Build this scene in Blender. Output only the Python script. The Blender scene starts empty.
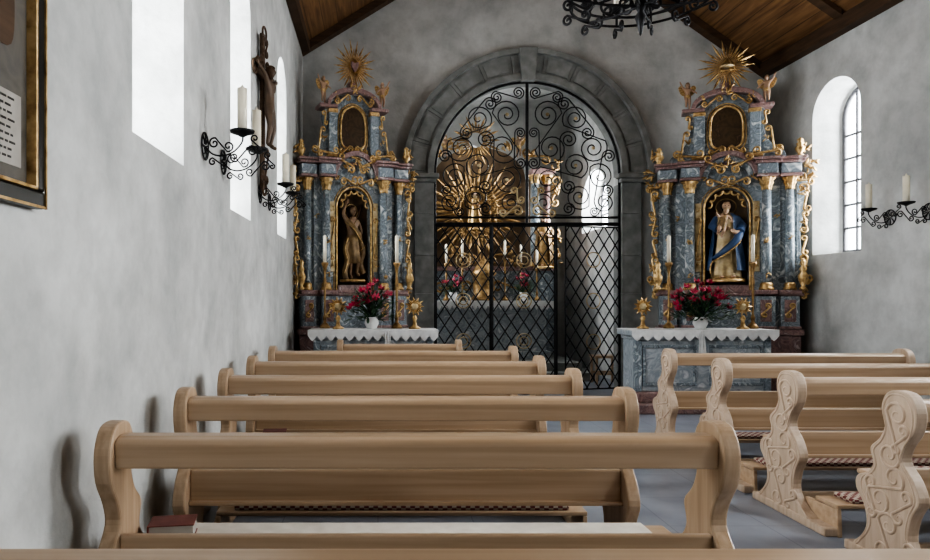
import bpy, bmesh, math, random
from mathutils import Vector, Matrix
random.seed(7)
pi=math.pi
C=bpy.context
# ------------------------------------------------------------ helpers
def empty(name,loc=(0,0,0),rot=(0,0,0),parent=None,scale=(1,1,1)):
    o=bpy.data.objects.new(name,None); C.collection.objects.link(o)
    o.location=loc;o.rotation_euler=rot;o.scale=scale;o.empty_display_size=.1
    if parent:o.parent=parent
    return o
def link(name,data,mat=None,parent=None,loc=None,rot=None):
    o=bpy.data.objects.new(name,data);C.collection.objects.link(o)
    if mat:data.materials.append(mat)
    if parent:o.parent=parent
    if loc:o.location=loc
    if rot:o.rotation_euler=rot
    return o
def fin(bm,name,mat,parent,smooth=False,bevel=0,loc=None,rot=None,seg=2):
    bmesh.ops.recalc_face_normals(bm,faces=bm.faces)
    me=bpy.data.meshes.new(name);bm.to_mesh(me);bm.free()
    if smooth:
        for p in me.polygons:p.use_smooth=True
    o=link(name,me,mat,parent,loc,rot)
    if bevel:
        m=o.modifiers.new('bv','BEVEL');m.width=bevel;m.segments=seg;m.limit_method='ANGLE';m.angle_limit=.6
    return o
def addbox(bm,x0,x1,y0,y1,z0,z1):
    vs=[bm.verts.new((x,y,z)) for x in(x0,x1) for y in(y0,y1) for z in(z0,z1)]
    for f in((0,1,3,2),(4,6,7,5),(0,4,5,1),(2,3,7,6),(0,2,6,4),(1,5,7,3)):
        bm.faces.new([vs[i] for i in f])
def box(name,x0,x1,y0,y1,z0,z1,mat,parent=None,bevel=0,rot=None):
    bm=bmesh.new();addbox(bm,x0,x1,y0,y1,z0,z1)
    return fin(bm,name,mat,parent,bevel=bevel)
def boxes(name,lst,mat,parent=None,bevel=0):
    bm=bmesh.new()
    for b in lst:addbox(bm,*b)
    return fin(bm,name,mat,parent,bevel=bevel)
def prism(name,pts,axis,a,b,mat,parent=None,bevel=0):
    """pts 2D outline; axis 'x': (y,z), 'y': (x,z), 'z': (x,y)"""
    def P(p,t):
        return {'x':(t,p[0],p[1]),'y':(p[0],t,p[1]),'z':(p[0],p[1],t)}[axis]
    bm=bmesh.new()
    A=[bm.verts.new(P(p,a)) for p in pts];B=[bm.verts.new(P(p,b)) for p in pts]
    n=len(pts)
    bm.faces.new(A);bm.faces.new(B[::-1])
    for i in range(n):bm.faces.new((A[i],A[(i+1)%n],B[(i+1)%n],B[i]))
    return fin(bm,name,mat,parent,bevel=bevel)
def lathe(name,prof,mat,parent=None,loc=(0,0,0),seg=24,fold=None,sx=1,sy=1,a0=0,a1=2*pi):
    bm=bmesh.new();rows=[]
    full=abs(a1-a0-2*pi)<1e-6
    n=seg if full else seg+1
    for r,z in prof:
        row=[]
        for i in range(n):
            a=a0+(a1-a0)*i/seg
            rr=r*(fold(a,z) if fold else 1)
            row.append(bm.verts.new((loc[0]+rr*math.cos(a)*sx,loc[1]+rr*math.sin(a)*sy,loc[2]+z)))
        rows.append(row)
    for j in range(len(rows)-1):
        for i in range(n if full else n-1):
            k=(i+1)%n
            bm.faces.new((rows[j][i],rows[j][k],rows[j+1][k],rows[j+1][i]))
    if full:
        if prof[0][0]>1e-4:bm.faces.new(rows[0][::-1])
        if prof[-1][0]>1e-4:bm.faces.new(rows[-1])
    bmesh.ops.remove_doubles(bm,verts=bm.verts,dist=1e-5)
    return fin(bm,name,mat,parent,smooth=True)
def strokes(name,lst,bev,mat,parent=None,res=3):
    """lst of (pts3d, radii or None, cyclic)"""
    cu=bpy.data.curves.new(name,'CURVE');cu.dimensions='3D';cu.bevel_depth=bev;cu.bevel_resolution=res-1
    cu.use_fill_caps=True
    for it in lst:
        pts=it[0];rad=it[1] if len(it)>1 else None;cyc=it[2] if len(it)>2 else False
        sp=cu.splines.new('POLY');sp.points.add(len(pts)-1)
        for i,p in enumerate(pts):
            sp.points[i].co=(p[0],p[1],p[2],1)
            sp.points[i].radius=rad[i] if rad else 1
        sp.use_cyclic_u=cyc
        sp.use_smooth=True
    return link(name,cu,mat,parent)
def catmull(pts,n=5,closed=True):
    out=[];N=len(pts)
    rng=range(N) if closed else range(N-1)
    for i in rng:
        g=lambda k:pts[k%N] if closed else pts[max(0,min(N-1,k))]
        p0,p1,p2,p3=g(i-1),g(i),g(i+1),g(i+2)
        for j in range(n):
            t=j/n
            out.append(tuple(.5*((2*b)+(-a+c)*t+(2*a-5*b+4*c-d)*t*t+(-a+3*b-3*c+d)*t**3) for a,b,c,d in zip(p0,p1,p2,p3)))
    if not closed:out.append(pts[-1])
    return out
def sscroll(p1,r1,p2,r2,t1=1.4,t2=1.4,flip=1,n=20,c=False):
    """2D S (or C) scroll points from centre of spiral 1 to centre of spiral 2"""
    p1=Vector(p1);p2=Vector(p2);d=(p2-p1).normalized();nn=Vector((-d.y,d.x))*flip
    an=math.atan2(nn.y,nn.x);out=[]
    for i in range(n+1):
        t=i/n;r=r1*(.12+.88*t**.9);a=an+flip*2*pi*t1*(1-t)
        out.append((p1.x+r*math.cos(a),p1.y+r*math.sin(a)))
    an2=an if c else an+pi
    for i in range(n+1):
        t=1-i/n;r=r2*(.12+.88*t**.9);a=an2+(-flip if c else flip)*2*pi*t2*(1-t)
        out.append((p2.x+r*math.cos(a),p2.y+r*math.sin(a)))
    return out
def taper(n,lo=.35):
    return [lo+(1-lo)*math.sin(pi*i/(n-1)) for i in range(n)]
def skin(name,verts,edges,rad,mat,parent=None,root=0,sub=2):
    me=bpy.data.meshes.new(name);me.from_pydata(verts,edges,[])
    o=link(name,me,mat,parent)
    o.modifiers.new('sk','SKIN')
    for i,v in enumerate(me.skin_vertices[0].data):
        v.radius=(rad[i],rad[i]);v.use_root=(i==root)
    m=o.modifiers.new('sub','SUBSURF');m.levels=sub;m.render_levels=sub
    o.modifiers['sk'].use_smooth_shade=True
    return o
# ------------------------------------------------------------ materials
def pmat(name,cols,scale=4,rough=.7,metal=0,bump=.0,dist=0,stretch=(1,1,1),detail=6,spec=.5,bscale=None):
    m=bpy.data.materials.new(name);m.use_nodes=True;nt=m.node_tree;N=nt.nodes;L=nt.links
    b=N['Principled BSDF'];b.inputs['Roughness'].default_value=rough;b.inputs['Metallic'].default_value=metal
    b.inputs['Specular IOR Level'].default_value=spec
    tc=N.new('ShaderNodeTexCoord');mp=N.new('ShaderNodeMapping');mp.inputs['Scale'].default_value=stretch
    L.new(tc.outputs['Object'],mp.inputs[0])
    no=N.new('ShaderNodeTexNoise');no.inputs['Scale'].default_value=scale;no.inputs['Detail'].default_value=detail
    no.inputs['Distortion'].default_value=dist;L.new(mp.outputs[0],no.inputs['Vector'])
    cr=N.new('ShaderNodeValToRGB');L.new(no.outputs['Fac'],cr.inputs[0])
    el=cr.color_ramp.elements
    while len(el)<len(cols):el.new(.5)
    for i,c in enumerate(cols):
        el[i].position=.3+.4*i/(max(1,len(cols)-1));el[i].color=(*c,1)
    L.new(cr.outputs[0],b.inputs['Base Color'])
    if bump:
        bp=N.new('ShaderNodeBump');bp.inputs['Strength'].default_value=bump;bp.inputs['Distance'].default_value=.02
        if bscale:
            n2=N.new('ShaderNodeTexNoise');n2.inputs['Scale'].default_value=bscale;n2.inputs['Detail'].default_value=8
            L.new(mp.outputs[0],n2.inputs['Vector']);L.new(n2.outputs['Fac'],bp.inputs['Height'])
        else:L.new(no.outputs['Fac'],bp.inputs['Height'])
        L.new(bp.outputs[0],b.inputs['Normal'])
    return m
plaster=pmat('plaster',[(.41,.415,.405),(.53,.535,.52),(.63,.635,.62)],1.3,.95,bump=.45,dist=.5,bscale=10,detail=10,spec=.1)
wood=pmat('ash_wood',[(.37,.26,.165),(.435,.315,.21),(.49,.365,.255)],2.2,.33,bump=.03,dist=.3,stretch=(.35,12,12))
woodv=pmat('ash_wood_upright',[(.35,.245,.155),(.415,.30,.20),(.465,.345,.24)],3,.38,bump=.03,dist=.3,stretch=(12,12,.7))
woodpale=pmat('pale_carved_wood',[(.41,.31,.225),(.49,.38,.285),(.54,.425,.325)],3,.42,bump=.04,dist=.4,stretch=(9,9,.8))
ceilwood=pmat('ceiling_boards_wood',[(.11,.055,.025),(.20,.105,.045),(.28,.155,.07)],2.2,.6,bump=.1,dist=.6,stretch=(9,.6,9))
beamwood=pmat('dark_beam_wood',[(.05,.028,.014),(.10,.055,.028)],3,.7,bump=.15,stretch=(1,1,8))
stone=pmat('grey_sandstone',[(.17,.175,.17),(.22,.225,.215),(.28,.285,.275)],7,.9,bump=.3,detail=10)
bluemarble=pmat('blue_marbling',[(.09,.11,.125),(.27,.31,.34),(.13,.16,.185),(.36,.40,.42),(.70,.71,.70)],5.5,.35,dist=2.6,detail=9)
pinkmarble=pmat('red_marbling',[(.16,.09,.085),(.32,.21,.195),(.18,.11,.105),(.52,.43,.41)],6,.35,dist=2,detail=8)
greymarble=pmat('grey_marbling',[(.22,.25,.28),(.45,.48,.50),(.28,.32,.355),(.68,.69,.69)],4,.3,dist=2.4,detail=8)
gold=pmat('gilding',[(.26,.16,.07),(.55,.38,.18),(.74,.55,.30)],18,.45,metal=.75,bump=.4)
goldpaint=pmat('gilt_panel',[(.28,.20,.10),(.50,.39,.22),(.64,.53,.36)],9,.5,metal=.35,bump=.4)
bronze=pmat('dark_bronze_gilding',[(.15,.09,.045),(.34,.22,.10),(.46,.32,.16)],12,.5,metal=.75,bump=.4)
iron=pmat('wrought_iron',[(.012,.012,.013),(.03,.03,.032)],20,.5,metal=.6,bump=.2)
white=pmat('white_linen',[(.62,.62,.62),(.78,.78,.77)],10,.9,bump=.1)
wax=pmat('candle_wax',[(.72,.66,.52),(.85,.8,.68)],6,.5)
flesh=pmat('painted_flesh',[(.38,.24,.155),(.50,.34,.235)],6,.5)
hair=pmat('brown_hair',[(.05,.025,.012),(.12,.06,.03)],20,.6,bump=.4)
bluerobe=pmat('blue_robe',[(.03,.06,.13),(.06,.11,.22)],6,.45)
brownrobe=pmat('brown_drapery',[(.10,.06,.03),(.22,.145,.07),(.34,.23,.11)],9,.5,metal=.2,bump=.3)
nichem=pmat('niche_brown',[(.12,.08,.05),(.23,.155,.09)],4,.6,dist=1)
floorm=pmat('floor_stone',[(.19,.21,.25),(.24,.265,.31),(.28,.305,.35)],3,.35,bump=.05,detail=8)
redleaf=pmat('lily_red',[(.26,.01,.035),(.46,.03,.08)],8,.5)
greenleaf=pmat('leaf_green',[(.015,.045,.022),(.045,.10,.045)],8,.5)
leather=pmat('book_leather',[(.12,.03,.025),(.2,.06,.045)],12,.5)
paper=pmat('paper',[(.30,.28,.25),(.37,.35,.32)],12,.9)
framedark=pmat('black_frame',[(.01,.009,.008),(.02,.018,.015)],12,.3)
winpaint=pmat('window_bar_paint',[(.08,.08,.085),(.12,.12,.13)],12,.5)
def checker():
    m=bpy.data.materials.new('red_check_cloth');m.use_nodes=True;nt=m.node_tree;N=nt.nodes;L=nt.links
    b=N['Principled BSDF'];b.inputs['Roughness'].default_value=.95
    tc=N.new('ShaderNodeTexCoord');ck=N.new('ShaderNodeTexChecker');ck.inputs['Scale'].default_value=38
    ck.inputs['Color1'].default_value=(.14,.04,.035,1);ck.inputs['Color2'].default_value=(.40,.34,.28,1)
    L.new(tc.outputs['Object'],ck.inputs['Vector']);L.new(ck.outputs[0],b.inputs['Base Color']);return m
check=checker()
def mulcol(m,sock):
    nt=m.node_tree;N=nt.nodes;L=nt.links;b=N['Principled BSDF']
    mx=N.new('ShaderNodeMix');mx.data_type='RGBA';mx.blend_type='MULTIPLY';mx.inputs[0].default_value=1
    src=b.inputs['Base Color'].links[0].from_socket
    L.new(src,mx.inputs[6]);L.new(sock,mx.inputs[7]);L.new(mx.outputs[2],b.inputs['Base Color'])
def tilefloor():
    m=floorm;nt=m.node_tree;N=nt.nodes;L=nt.links
    tc=N.new('ShaderNodeTexCoord');br=N.new('ShaderNodeTexBrick');br.offset=0
    br.inputs['Scale'].default_value=1.0;br.inputs['Brick Width'].default_value=.6;br.inputs['Row Height'].default_value=.6
    br.inputs['Mortar Size'].default_value=.004
    br.inputs['Color1'].default_value=(.95,.95,.95,1);br.inputs['Color2'].default_value=(1,1,1,1);br.inputs['Mortar'].default_value=(.7,.7,.7,1)
    L.new(tc.outputs['Object'],br.inputs['Vector']);mulcol(m,br.outputs['Color'])
tilefloor()
def blotch():
    m=plaster;nt=m.node_tree;N=nt.nodes;L=nt.links
    tc=N.new('ShaderNodeTexCoord');n=N.new('ShaderNodeTexNoise');n.inputs['Scale'].default_value=5;n.inputs['Detail'].default_value=10;n.inputs['Roughness'].default_value=.65
    cr=N.new('ShaderNodeValToRGB');cr.color_ramp.elements[0].position=.32;cr.color_ramp.elements[0].color=(.82,.82,.82,1)
    cr.color_ramp.elements[1].position=.6;cr.color_ramp.elements[1].color=(1,1,1,1)
    L.new(tc.outputs['Object'],n.inputs['Vector']);L.new(n.outputs['Fac'],cr.inputs[0]);mulcol(m,cr.outputs[0])
blotch()
def boardceil():
    nt=ceilwood.node_tree;N=nt.nodes;L=nt.links
    tc=N.new('ShaderNodeTexCoord');wv=N.new('ShaderNodeTexWave');wv.wave_type='BANDS';wv.bands_direction='X';wv.wave_profile='SAW'
    wv.inputs['Scale'].default_value=1.6
    L.new(tc.outputs['Object'],wv.inputs['Vector'])
    cr=N.new('ShaderNodeValToRGB');cr.color_ramp.elements[0].position=0;cr.color_ramp.elements[0].color=(.25,.25,.25,1)
    cr.color_ramp.elements[1].position=.08;cr.color_ramp.elements[1].color=(1,1,1,1)
    L.new(wv.outputs['Fac'],cr.inputs[0]);mulcol(ceilwood,cr.outputs[0])
boardceil()
# ------------------------------------------------------------ room shell
XL,XR,YB,YR=-1.12,5.75,10.15,-3.0
BT=.28   # thickness of chancel-arch wall
ZL,ZR,RX,RZ=5.12,4.79,2.3,7.22
TH=.42
def arch_outline(w,h,n=14):
    r=w/2;pts=[(-r,0),(r,0)]
    for i in range(n+1):
        a=pi*i/n;pts.append((r*math.cos(a),h-r+r*math.sin(a)))
    return pts
def loftcut(A,B):
    bm=bmesh.new();a=[bm.verts.new(p) for p in A];b=[bm.verts.new(p) for p in B];n=len(a)
    bm.faces.new(a);bm.faces.new(b[::-1])
    for i in range(n):bm.faces.new((a[i],a[(i+1)%n],b[(i+1)%n],b[i]))
    return fin(bm,'cut',None,None)
def boolean(obj,cutters):
    for c in cutters:
        m=obj.modifiers.new('b','BOOLEAN');m.operation='DIFFERENCE';m.solver='EXACT';m.object=c
    C.view_layer.update()
    dg=C.evaluated_depsgraph_get()
    me=bpy.data.meshes.new_from_object(obj.evaluated_get(dg))
    obj.modifiers.clear();obj.data=me
    for c in cutters:bpy.data.objects.remove(c)
wn=[0]
def side_windows(side,specs,x,wall,th=TH,power=60,frame=True):
    cuts=[]
    for sp in specs:
        y0,y1,s,t=sp[:4];pw=sp[4] if len(sp)>4 else power
        yc=(y0+y1)/2;w=y1-y0
        A=arch_outline(w,t-s);B=arch_outline(w*.78,(t-s)*.93)
        if (t-s)<w*.5+.1:
            pass
        e=.1
        ai=[(x-side*e,yc+p[0]*1.04,s+p[1]) for p in A]
        bo=[(x+side*(th+e),yc+p[0],s+.06+p[1]) for p in B]
        cuts.append(loftcut(ai,bo))
        wn[0]+=1
        W=empty('window_%d'%wn[0],(x+side*(th-.06),yc,s+.05))
        pts=[(0,p[0],p[1]) for p in B]
        L=[(pts,[1.6]*len(pts),True)]
        ww=w*.78;hh=(t-s)*.93
        for u in(-ww/6,ww/6):L.append(([(0,u,0),(0,u,hh-.05)],None))
        k=.3
        while k<hh-.3:
            L.append(([(0,-ww/2,k),(0,ww/2,k)],None));k+=.3
        strokes('bars',L,.017,winpaint,W)
        ld=bpy.data.lights.new('daylight','AREA');ld.shape='RECTANGLE';ld.size=(t-s)+.5;ld.size_y=w+.5;ld.energy=pw
        ld.color=(.95,.98,1.0)
        lo=bpy.data.objects.new('window_daylight',ld);C.collection.objects.link(lo)
        lo.location=(x+side*(th+.35),yc,(s+t)/2+.05);lo.rotation_euler=(0,side*pi/2,0)
    boolean(wall,cuts)
PW=310
wall_left=prism('wall_left',[(YR-.4,-.05),(YB,-.05),(YB,ZL+.1),(YR-.4,ZL+.1)],'x',XL-TH,XL,plaster)
side_windows(-1,[(7.55,8.3,2.10,4.2,240),(5.16,5.98,2.07,4.2),(3.10,3.92,2.16,4.2),(-1.2,-.4,2.1,4.2)],XL,wall_left,power=PW)
wall_right=prism('wall_right',[(YR-.4,-.05),(YB,-.05),(YB,ZR+.1),(YR-.4,ZR+.1)],'x',XR,XR+TH,plaster)
side_windows(1,[(8.1,9.0,1.95,4.18,250),(5.3,6.15,1.95,4.18,430),(2.4,3.25,1.95,4.18,700),(-1.2,-.35,1.95,4.18,800)],XR,wall_right,power=PW)
AX,AZ,AR=2.22,3.23,1.42
wall_back=prism('wall_back',[(XL-TH,-.05),(XR+TH,-.05),(XR+TH,ZR+.1),(XR,ZR+.1),(RX,RZ+.1),(XL,ZL+.1),(XL-TH,ZL+.1)],'y',YB,YB+BT,plaster)
ao=arch_outline(AR*2,AZ+AR+.2,32)
boolean(wall_back,[loftcut([(AX+p[0],YB-.2,p[1]-.2) for p in ao],[(AX+p[0],YB+.7,p[1]-.2) for p in ao])])
wall_rear=prism('wall_rear',[(XL,-.05),(XR,-.05),(XR,ZR+.1),(RX,RZ+.1),(XL,ZL+.1)],'y',YR-.4,YR,plaster)
floor=box('floor',XL-TH,XR+TH,YR-.4,15.2,-.1,0,floorm)
def ceilside(name,xa,za,xb,zb):
    return prism(name,[(xa,za),(xb,zb),(xb,zb+.12),(xa,za+.12)],'y',YR-.4,YB+BT,ceilwood)
sL=(RZ-ZL)/(RX-XL);sR=(RZ-ZR)/(XR-RX)
ceil=empty('ceiling')
c1=ceilside('slope_left',XL-TH,ZL-sL*TH,RX,RZ);c1.parent=ceil
c2=ceilside('slope_right',RX,RZ,XR+TH,ZR-sR*TH);c2.parent=ceil
tr=empty('trim_1')
prism('verge_left',[(XL,ZL-.13),(RX,RZ-.13),(RX,RZ-.01),(XL,ZL-.01)],'y',YB-.16,YB-.005,beamwood,tr)
prism('verge_right',[(RX,RZ-.13),(XR,ZR-.13),(XR,ZR-.01),(RX,RZ-.01)],'y',YB-.16,YB-.005,beamwood,tr)
tr2=empty('trim_2')
box('wall_plate_left',XL+.005,XL+.12,YR,YB-.17,ZL-.12,ZL+.04,beamwood,tr2)
box('wall_plate_right',XR-.14,XR-.005,YR,YB-.17,ZR-.14,ZR+.04,beamwood,tr2)
for i,yy in enumerate((1.5,4.8,8.2)):
    prism('rafter_l%d'%i,[(XL+.13,ZL+.02),(RX,RZ-.12),(RX,RZ-.01),(XL+.13,ZL+.07)],'y',yy,yy+.14,beamwood,tr2)
    prism('rafter_r%d'%i,[(RX,RZ-.12),(XR-.15,ZR+.02),(XR-.15,ZR+.09),(RX,RZ-.01)],'y',yy,yy+.14,beamwood,tr2)
# stone arch surround
arch=empty('stone_arch')
def voussoir(a0,a1,r0,r1,y0,y1,bm,n=4):
    prev=None
    for i in range(n+1):
        a=a0+(a1-a0)*i/n
        q=[bm.verts.new((AX+r*math.cos(a),y,AZ+r*math.sin(a))) for r,y in((r0,y0),(r1,y0),(r1,y1),(r0,y1))]
        if prev:
            for k in range(4):bm.faces.new((prev[k],prev[(k+1)%4],q[(k+1)%4],q[k]))
        else:bm.faces.new(q)
        prev=q
    bm.faces.new(prev[::-1])
bm=bmesh.new();NV=11
voussoir(0,pi,AR-.03,AR+.07,YB-.10,YB+BT,bm,66)
voussoir(0,pi,AR+.36,AR+.44,YB-.12,YB+.1,bm,66)
for i in range(NV):
    a0=pi*i/NV+.0015;a1=pi*(i+1)/NV-.0015
    voussoir(a0,a1,AR+.068,AR+.362,YB-.05,YB+.1,bm,6)
    voussoir(a0+.03,a1-.03,AR+.11,AR+.32,YB-.066,YB-.04,bm,6)
fin(bm,'voussoirs',stone,arch,bevel=.006)
a0,a1=pi/2-.075,pi/2+.075
bm=bmesh.new();voussoir(a0,a1,AR-.05,AR+.45,YB-.135,YB+.0,bm);fin(bm,'keystone',stone,arch,bevel=.012)
for s in(-1,1):
    L=[]
    hs=[.34,.5,.62,.56,.62,.46]
    zz=0
    for h in hs:
        xa=AX+s*(AR-.03);xb=AX+s*(AR+.26)
        L.append((min(xa,xb),max(xa,xb),YB-.09,YB-.001,zz+.002,zz+h-.002))
        xi=AX+s*(AR-.03);xj=AX+s*(AR-.001)
        L.append((min(xi,xj),max(xi,xj),YB-.001,YB+BT,zz+.002,zz+h-.002));zz+=h
    boxes('jamb_%d'%(s+2),L,stone,arch,bevel=.006)
    xa=AX+s*(AR-.1);xb=AX+s*(AR+.44)
    L=[(min(xa,xb),max(xa,xb),YB-.17,YB-.0,AZ-.07,AZ+.0)]
    xa=AX+s*(AR-.06);xb=AX+s*(AR+.40)
    L.append((min(xa,xb),max(xa,xb),YB-.14,YB-.0,AZ-.13,AZ-.07))
    boxes('impost_%d'%(s+2),L,stone,arch,bevel=.015)
# ------------------------------------------------------------ choir
CX0,CX1,CY1,CH=.3,3.97,14.4,5.4
wcl=prism('wall_choir_left',[(YB+BT,-.05),(CY1,-.05),(CY1,CH),(YB+BT,CH)],'x',CX0-.4,CX0,plaster)
side_windows(-1,[(11.8,12.9,2.0,4.1)],CX0,wcl,th=.4,power=190)
wcr=prism('wall_choir_right',[(YB+BT,-.05),(CY1,-.05),(CY1,CH),(YB+BT,CH)],'x',CX1,CX1+.4,plaster)
side_windows(1,[(11.75,13.25,2.62,3.75)],CX1,wcr,th=.4,power=520)
wcb=box('wall_choir_back',CX0-.4,CX1+.4,CY1,CY1+.4,-.05,CH,plaster)
cc=[(AX-.24+.2*math.cos(2*pi*i/24),4.42+.2*math.sin(2*pi*i/24)) for i in range(24)]
boolean(wcb,[loftcut([(p[0],CY1-.1,p[1]) for p in cc],[(p[0],CY1+.6,p[1]) for p in cc])])
OW=empty('window_oculus',(AX-.24,CY1+.2,4.42))
strokes('bars',[([(.2*math.cos(2*pi*i/24),0,.2*math.sin(2*pi*i/24)) for i in range(24)],None,True),([(-.2,0,0),(.2,0,0)],None),([(0,0,-.2),(0,0,.2)],None)],.01,winpaint,OW)
box('ceiling_choir',CX0-.4,CX1+.4,YB+BT,CY1+.4,CH,CH+.1,plaster)
# world
w=bpy.data.worlds.new('sky');C.scene.world=w;w.use_nodes=True
w.node_tree.nodes['Background'].inputs[0].default_value=(.88,.94,1,1);w.node_tree.nodes['Background'].inputs[1].default_value=9
# ------------------------------------------------------------ pews
endprof=catmull([(-.20,0),(-.19,.06),(-.10,.11),(-.03,.20),(-.05,.32),(-.10,.42),(-.06,.52),(.01,.60),(-.01,.68),(-.07,.77),(-.085,.87),(-.045,.95),(.03,.97),(.11,.95),(.15,.87),(.125,.78),(.16,.70),(.23,.63),(.21,.55),(.25,.49),(.33,.45),(.34,.38),(.28,.30),(.26,.20),(.30,.12),(.36,.06),(.36,0)],4)
endprof=[(a,max(0,b)) for a,b in endprof]
def pew(x0,x1,y,carved=None,name='church_pew'):
    P=empty(name,(0,y,0),scale=(1,1,.968 if carved else 1))
    wv=woodpale if carved else woodv
    for k,xa in enumerate((x0,x1-.06)):
        prism('end_panel_%d'%(k+1),endprof,'x',xa,xa+.06,wv,P,bevel=.012)
        box('foot_%d'%(k+1),xa-.012,xa+.072,-.36,.42,0,.055,wv,P,bevel=.01)
    a,b=x0+.06,x1-.06
    prof=[(-.045,.815),(-.05,.90),(-.04,.915),(-.01,.925),(.05,.925),(.07,.91),(.07,.885),(.03,.875),(.01,.815)]
    prism('back_top_rail',prof,'x',a,b,wood,P,bevel=.006)
    box('lower_back_board',a,b,-.005,.025,.41,.57,wood,P,bevel=.008)
    box('lower_back_ledge',a,b,-.03,.035,.40,.42,wood,P,bevel=.004)
    box('seat',a,b,.03,.42,.435,.465,wood,P,bevel=.01)
    box('seat_cushion',a+.08,b-.1,.06,.40,.466,.482,CUSH,P,bevel=.006)
    box('seat_apron',a,b,.33,.355,.35,.434,wood,P,bevel=.004)
    box('kneeler_board',a,b,-.36,-.16,.17,.195,wood,P,bevel=.006)
    box('kneeler_cushion',a+.1,b-.1,-.345,-.175,.196,.226,check,P,bevel=.01)
    for xa in(x0,x1-.05):
        sx=.062 if xa==x0 else -.037
        prism('kneeler_bracket',[(-.37,0),(-.1,0),(-.05,.055),(-.06,.16),(-.36,.17)],'x',xa+sx,xa+sx+.025,wood,P,bevel=.004)
    box('floor_stretcher',a,b,.10,.13,.06,.14,wood,P,bevel=.004)
    if carved:
        L=[]
        xx=x0+.001
        for q in(sscroll((.04,.84),.07,(.09,.62),.075,1.3,1.4),sscroll((.06,.50),.07,(.16,.36),.09,1.2,1.5,-1),sscroll((.10,.24),.07,(.14,.1),.06,1.2,1.2),
                 sscroll((.0,.76),.035,(.04,.66),.03,1,1,-1),sscroll((-.02,.42),.04,(.03,.30),.04,1,1,-1),sscroll((.22,.44),.04,(.22,.28),.035,1,1),sscroll((-.03,.16),.035,(.02,.08),.03,1,1,-1)):
            L.append(([(xx,p[0],p[1]) for p in q],taper(len(q),.5)))
        inset=[(.05+(a_-.05)*.84,.49+(b_-.49)*.955) for a_,b_ in endprof]
        L.append(([(xx,p[0],p[1]) for p in inset],[.6]*len(inset),True))
        strokes('carving',L,.010,wv,P)
    return P
creamc=pmat('cream_cushion',[(.58,.54,.47),(.68,.64,.57)],15,.95)
for i,yy in enumerate((1.285,2.42,3.33,4.22,5.12,6.12)):
    CUSH=check if i>1 else creamc
    pew(-.98,1.25,yy)
CUSH=check
pew(-.42,.86,7.0,name='short_church_pew')
for yy in(3.42,4.36,5.25,6.2):
    pew(2.64,4.84,yy,carved=True)
def book(x,y,z,w,d,h,rz,n=1):
    P=empty('hymn_book',(x,y,z),(0,0,rz))
    boxes('cover',[(-w/2,w/2,-d/2,d/2,0,.004),(-w/2,w/2,-d/2,d/2,h-.004,h),(-w/2-.004,-w/2+.002,-d/2,d/2,0,h)],leather,P,bevel=.002)
    box('pages',-w/2+.003,w/2-.004,-d/2+.004,d/2-.004,.0045,h-.0045,paper,P)
book(-.80,2.66,.483,.17,.13,.06,.15)
book(-.78,3.60,.483,.15,.11,.05,-.1)
book(-.68,4.50,.483,.15,.11,.05,.1)
book(-.35,5.40,.483,.12,.09,.03,.1)
# ------------------------------------------------------------ figures
def head(P,c,r,fl,hr,beard=False,halo=False):
    bm=bmesh.new();bmesh.ops.create_uvsphere(bm,u_segments=20,v_segments=14,radius=r)
    for v in bm.verts:
        v.co.x*=.8;v.co.z*=1.12
        if v.co.z<0:
            k=1+v.co.z/r*.28;v.co.x*=k
        if v.co.y<-.6*r: v.co.y*=.96
        d=(v.co-Vector((0,-r,-.1*r))).length
        if d<.3*r:v.co.y-=(.3*r-d)*1.0
    for v in bm.verts:v.co+=Vector(c)
    fin(bm,'head',fl,P,smooth=True)
    bm=bmesh.new()
    for s in(-1,1):
        bmesh.ops.create_uvsphere(bm,u_segments=8,v_segments=6,radius=r*.11,matrix=Matrix.Translation(Vector(c)+Vector((s*.3*r,-.88*r,.08*r))))
    bmesh.ops.create_uvsphere(bm,u_segments=8,v_segments=6,radius=r*.13,matrix=Matrix.Translation(Vector(c)+Vector((0,-.87*r,-.48*r)))@Matrix.Diagonal((1.6,.6,.4,1)))
    fin(bm,'eyes_mouth',hair,P,smooth=True)
    bm=bmesh.new();bmesh.ops.create_uvsphere(bm,u_segments=20,v_segments=14,radius=r*1.14)
    dl=[v for v in bm.verts if v.co.y<-.35*r and v.co.z<.6*r]
    bmesh.ops.delete(bm,geom=dl,context='VERTS')
    for v in bm.verts:
        v.co.x*=.86;v.co.z*=1.12
        if v.co.z<-.3*r:v.co.z*=1.4
        v.co+=Vector(c)+Vector((0,.02*r,.05*r))
    fin(bm,'hair',hr,P,smooth=True)
    if beard:
        lathe('beard',[(0,-.75*r),(r*.35,-.4*r),(r*.62,0),(r*.6,.2*r),(0,.25*r)],hr,P,(c[0],c[1]-.55*r,c[2]-.85*r),12)
    if halo:
        L=[([(c[0]+1.7*r*math.cos(a),c[1]+.9*r,c[2]+1.7*r*math.sin(a)) for a in[2*pi*i/24 for i in range(24)]],None,True)]
        strokes('halo',L,.006,gold,P)
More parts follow.
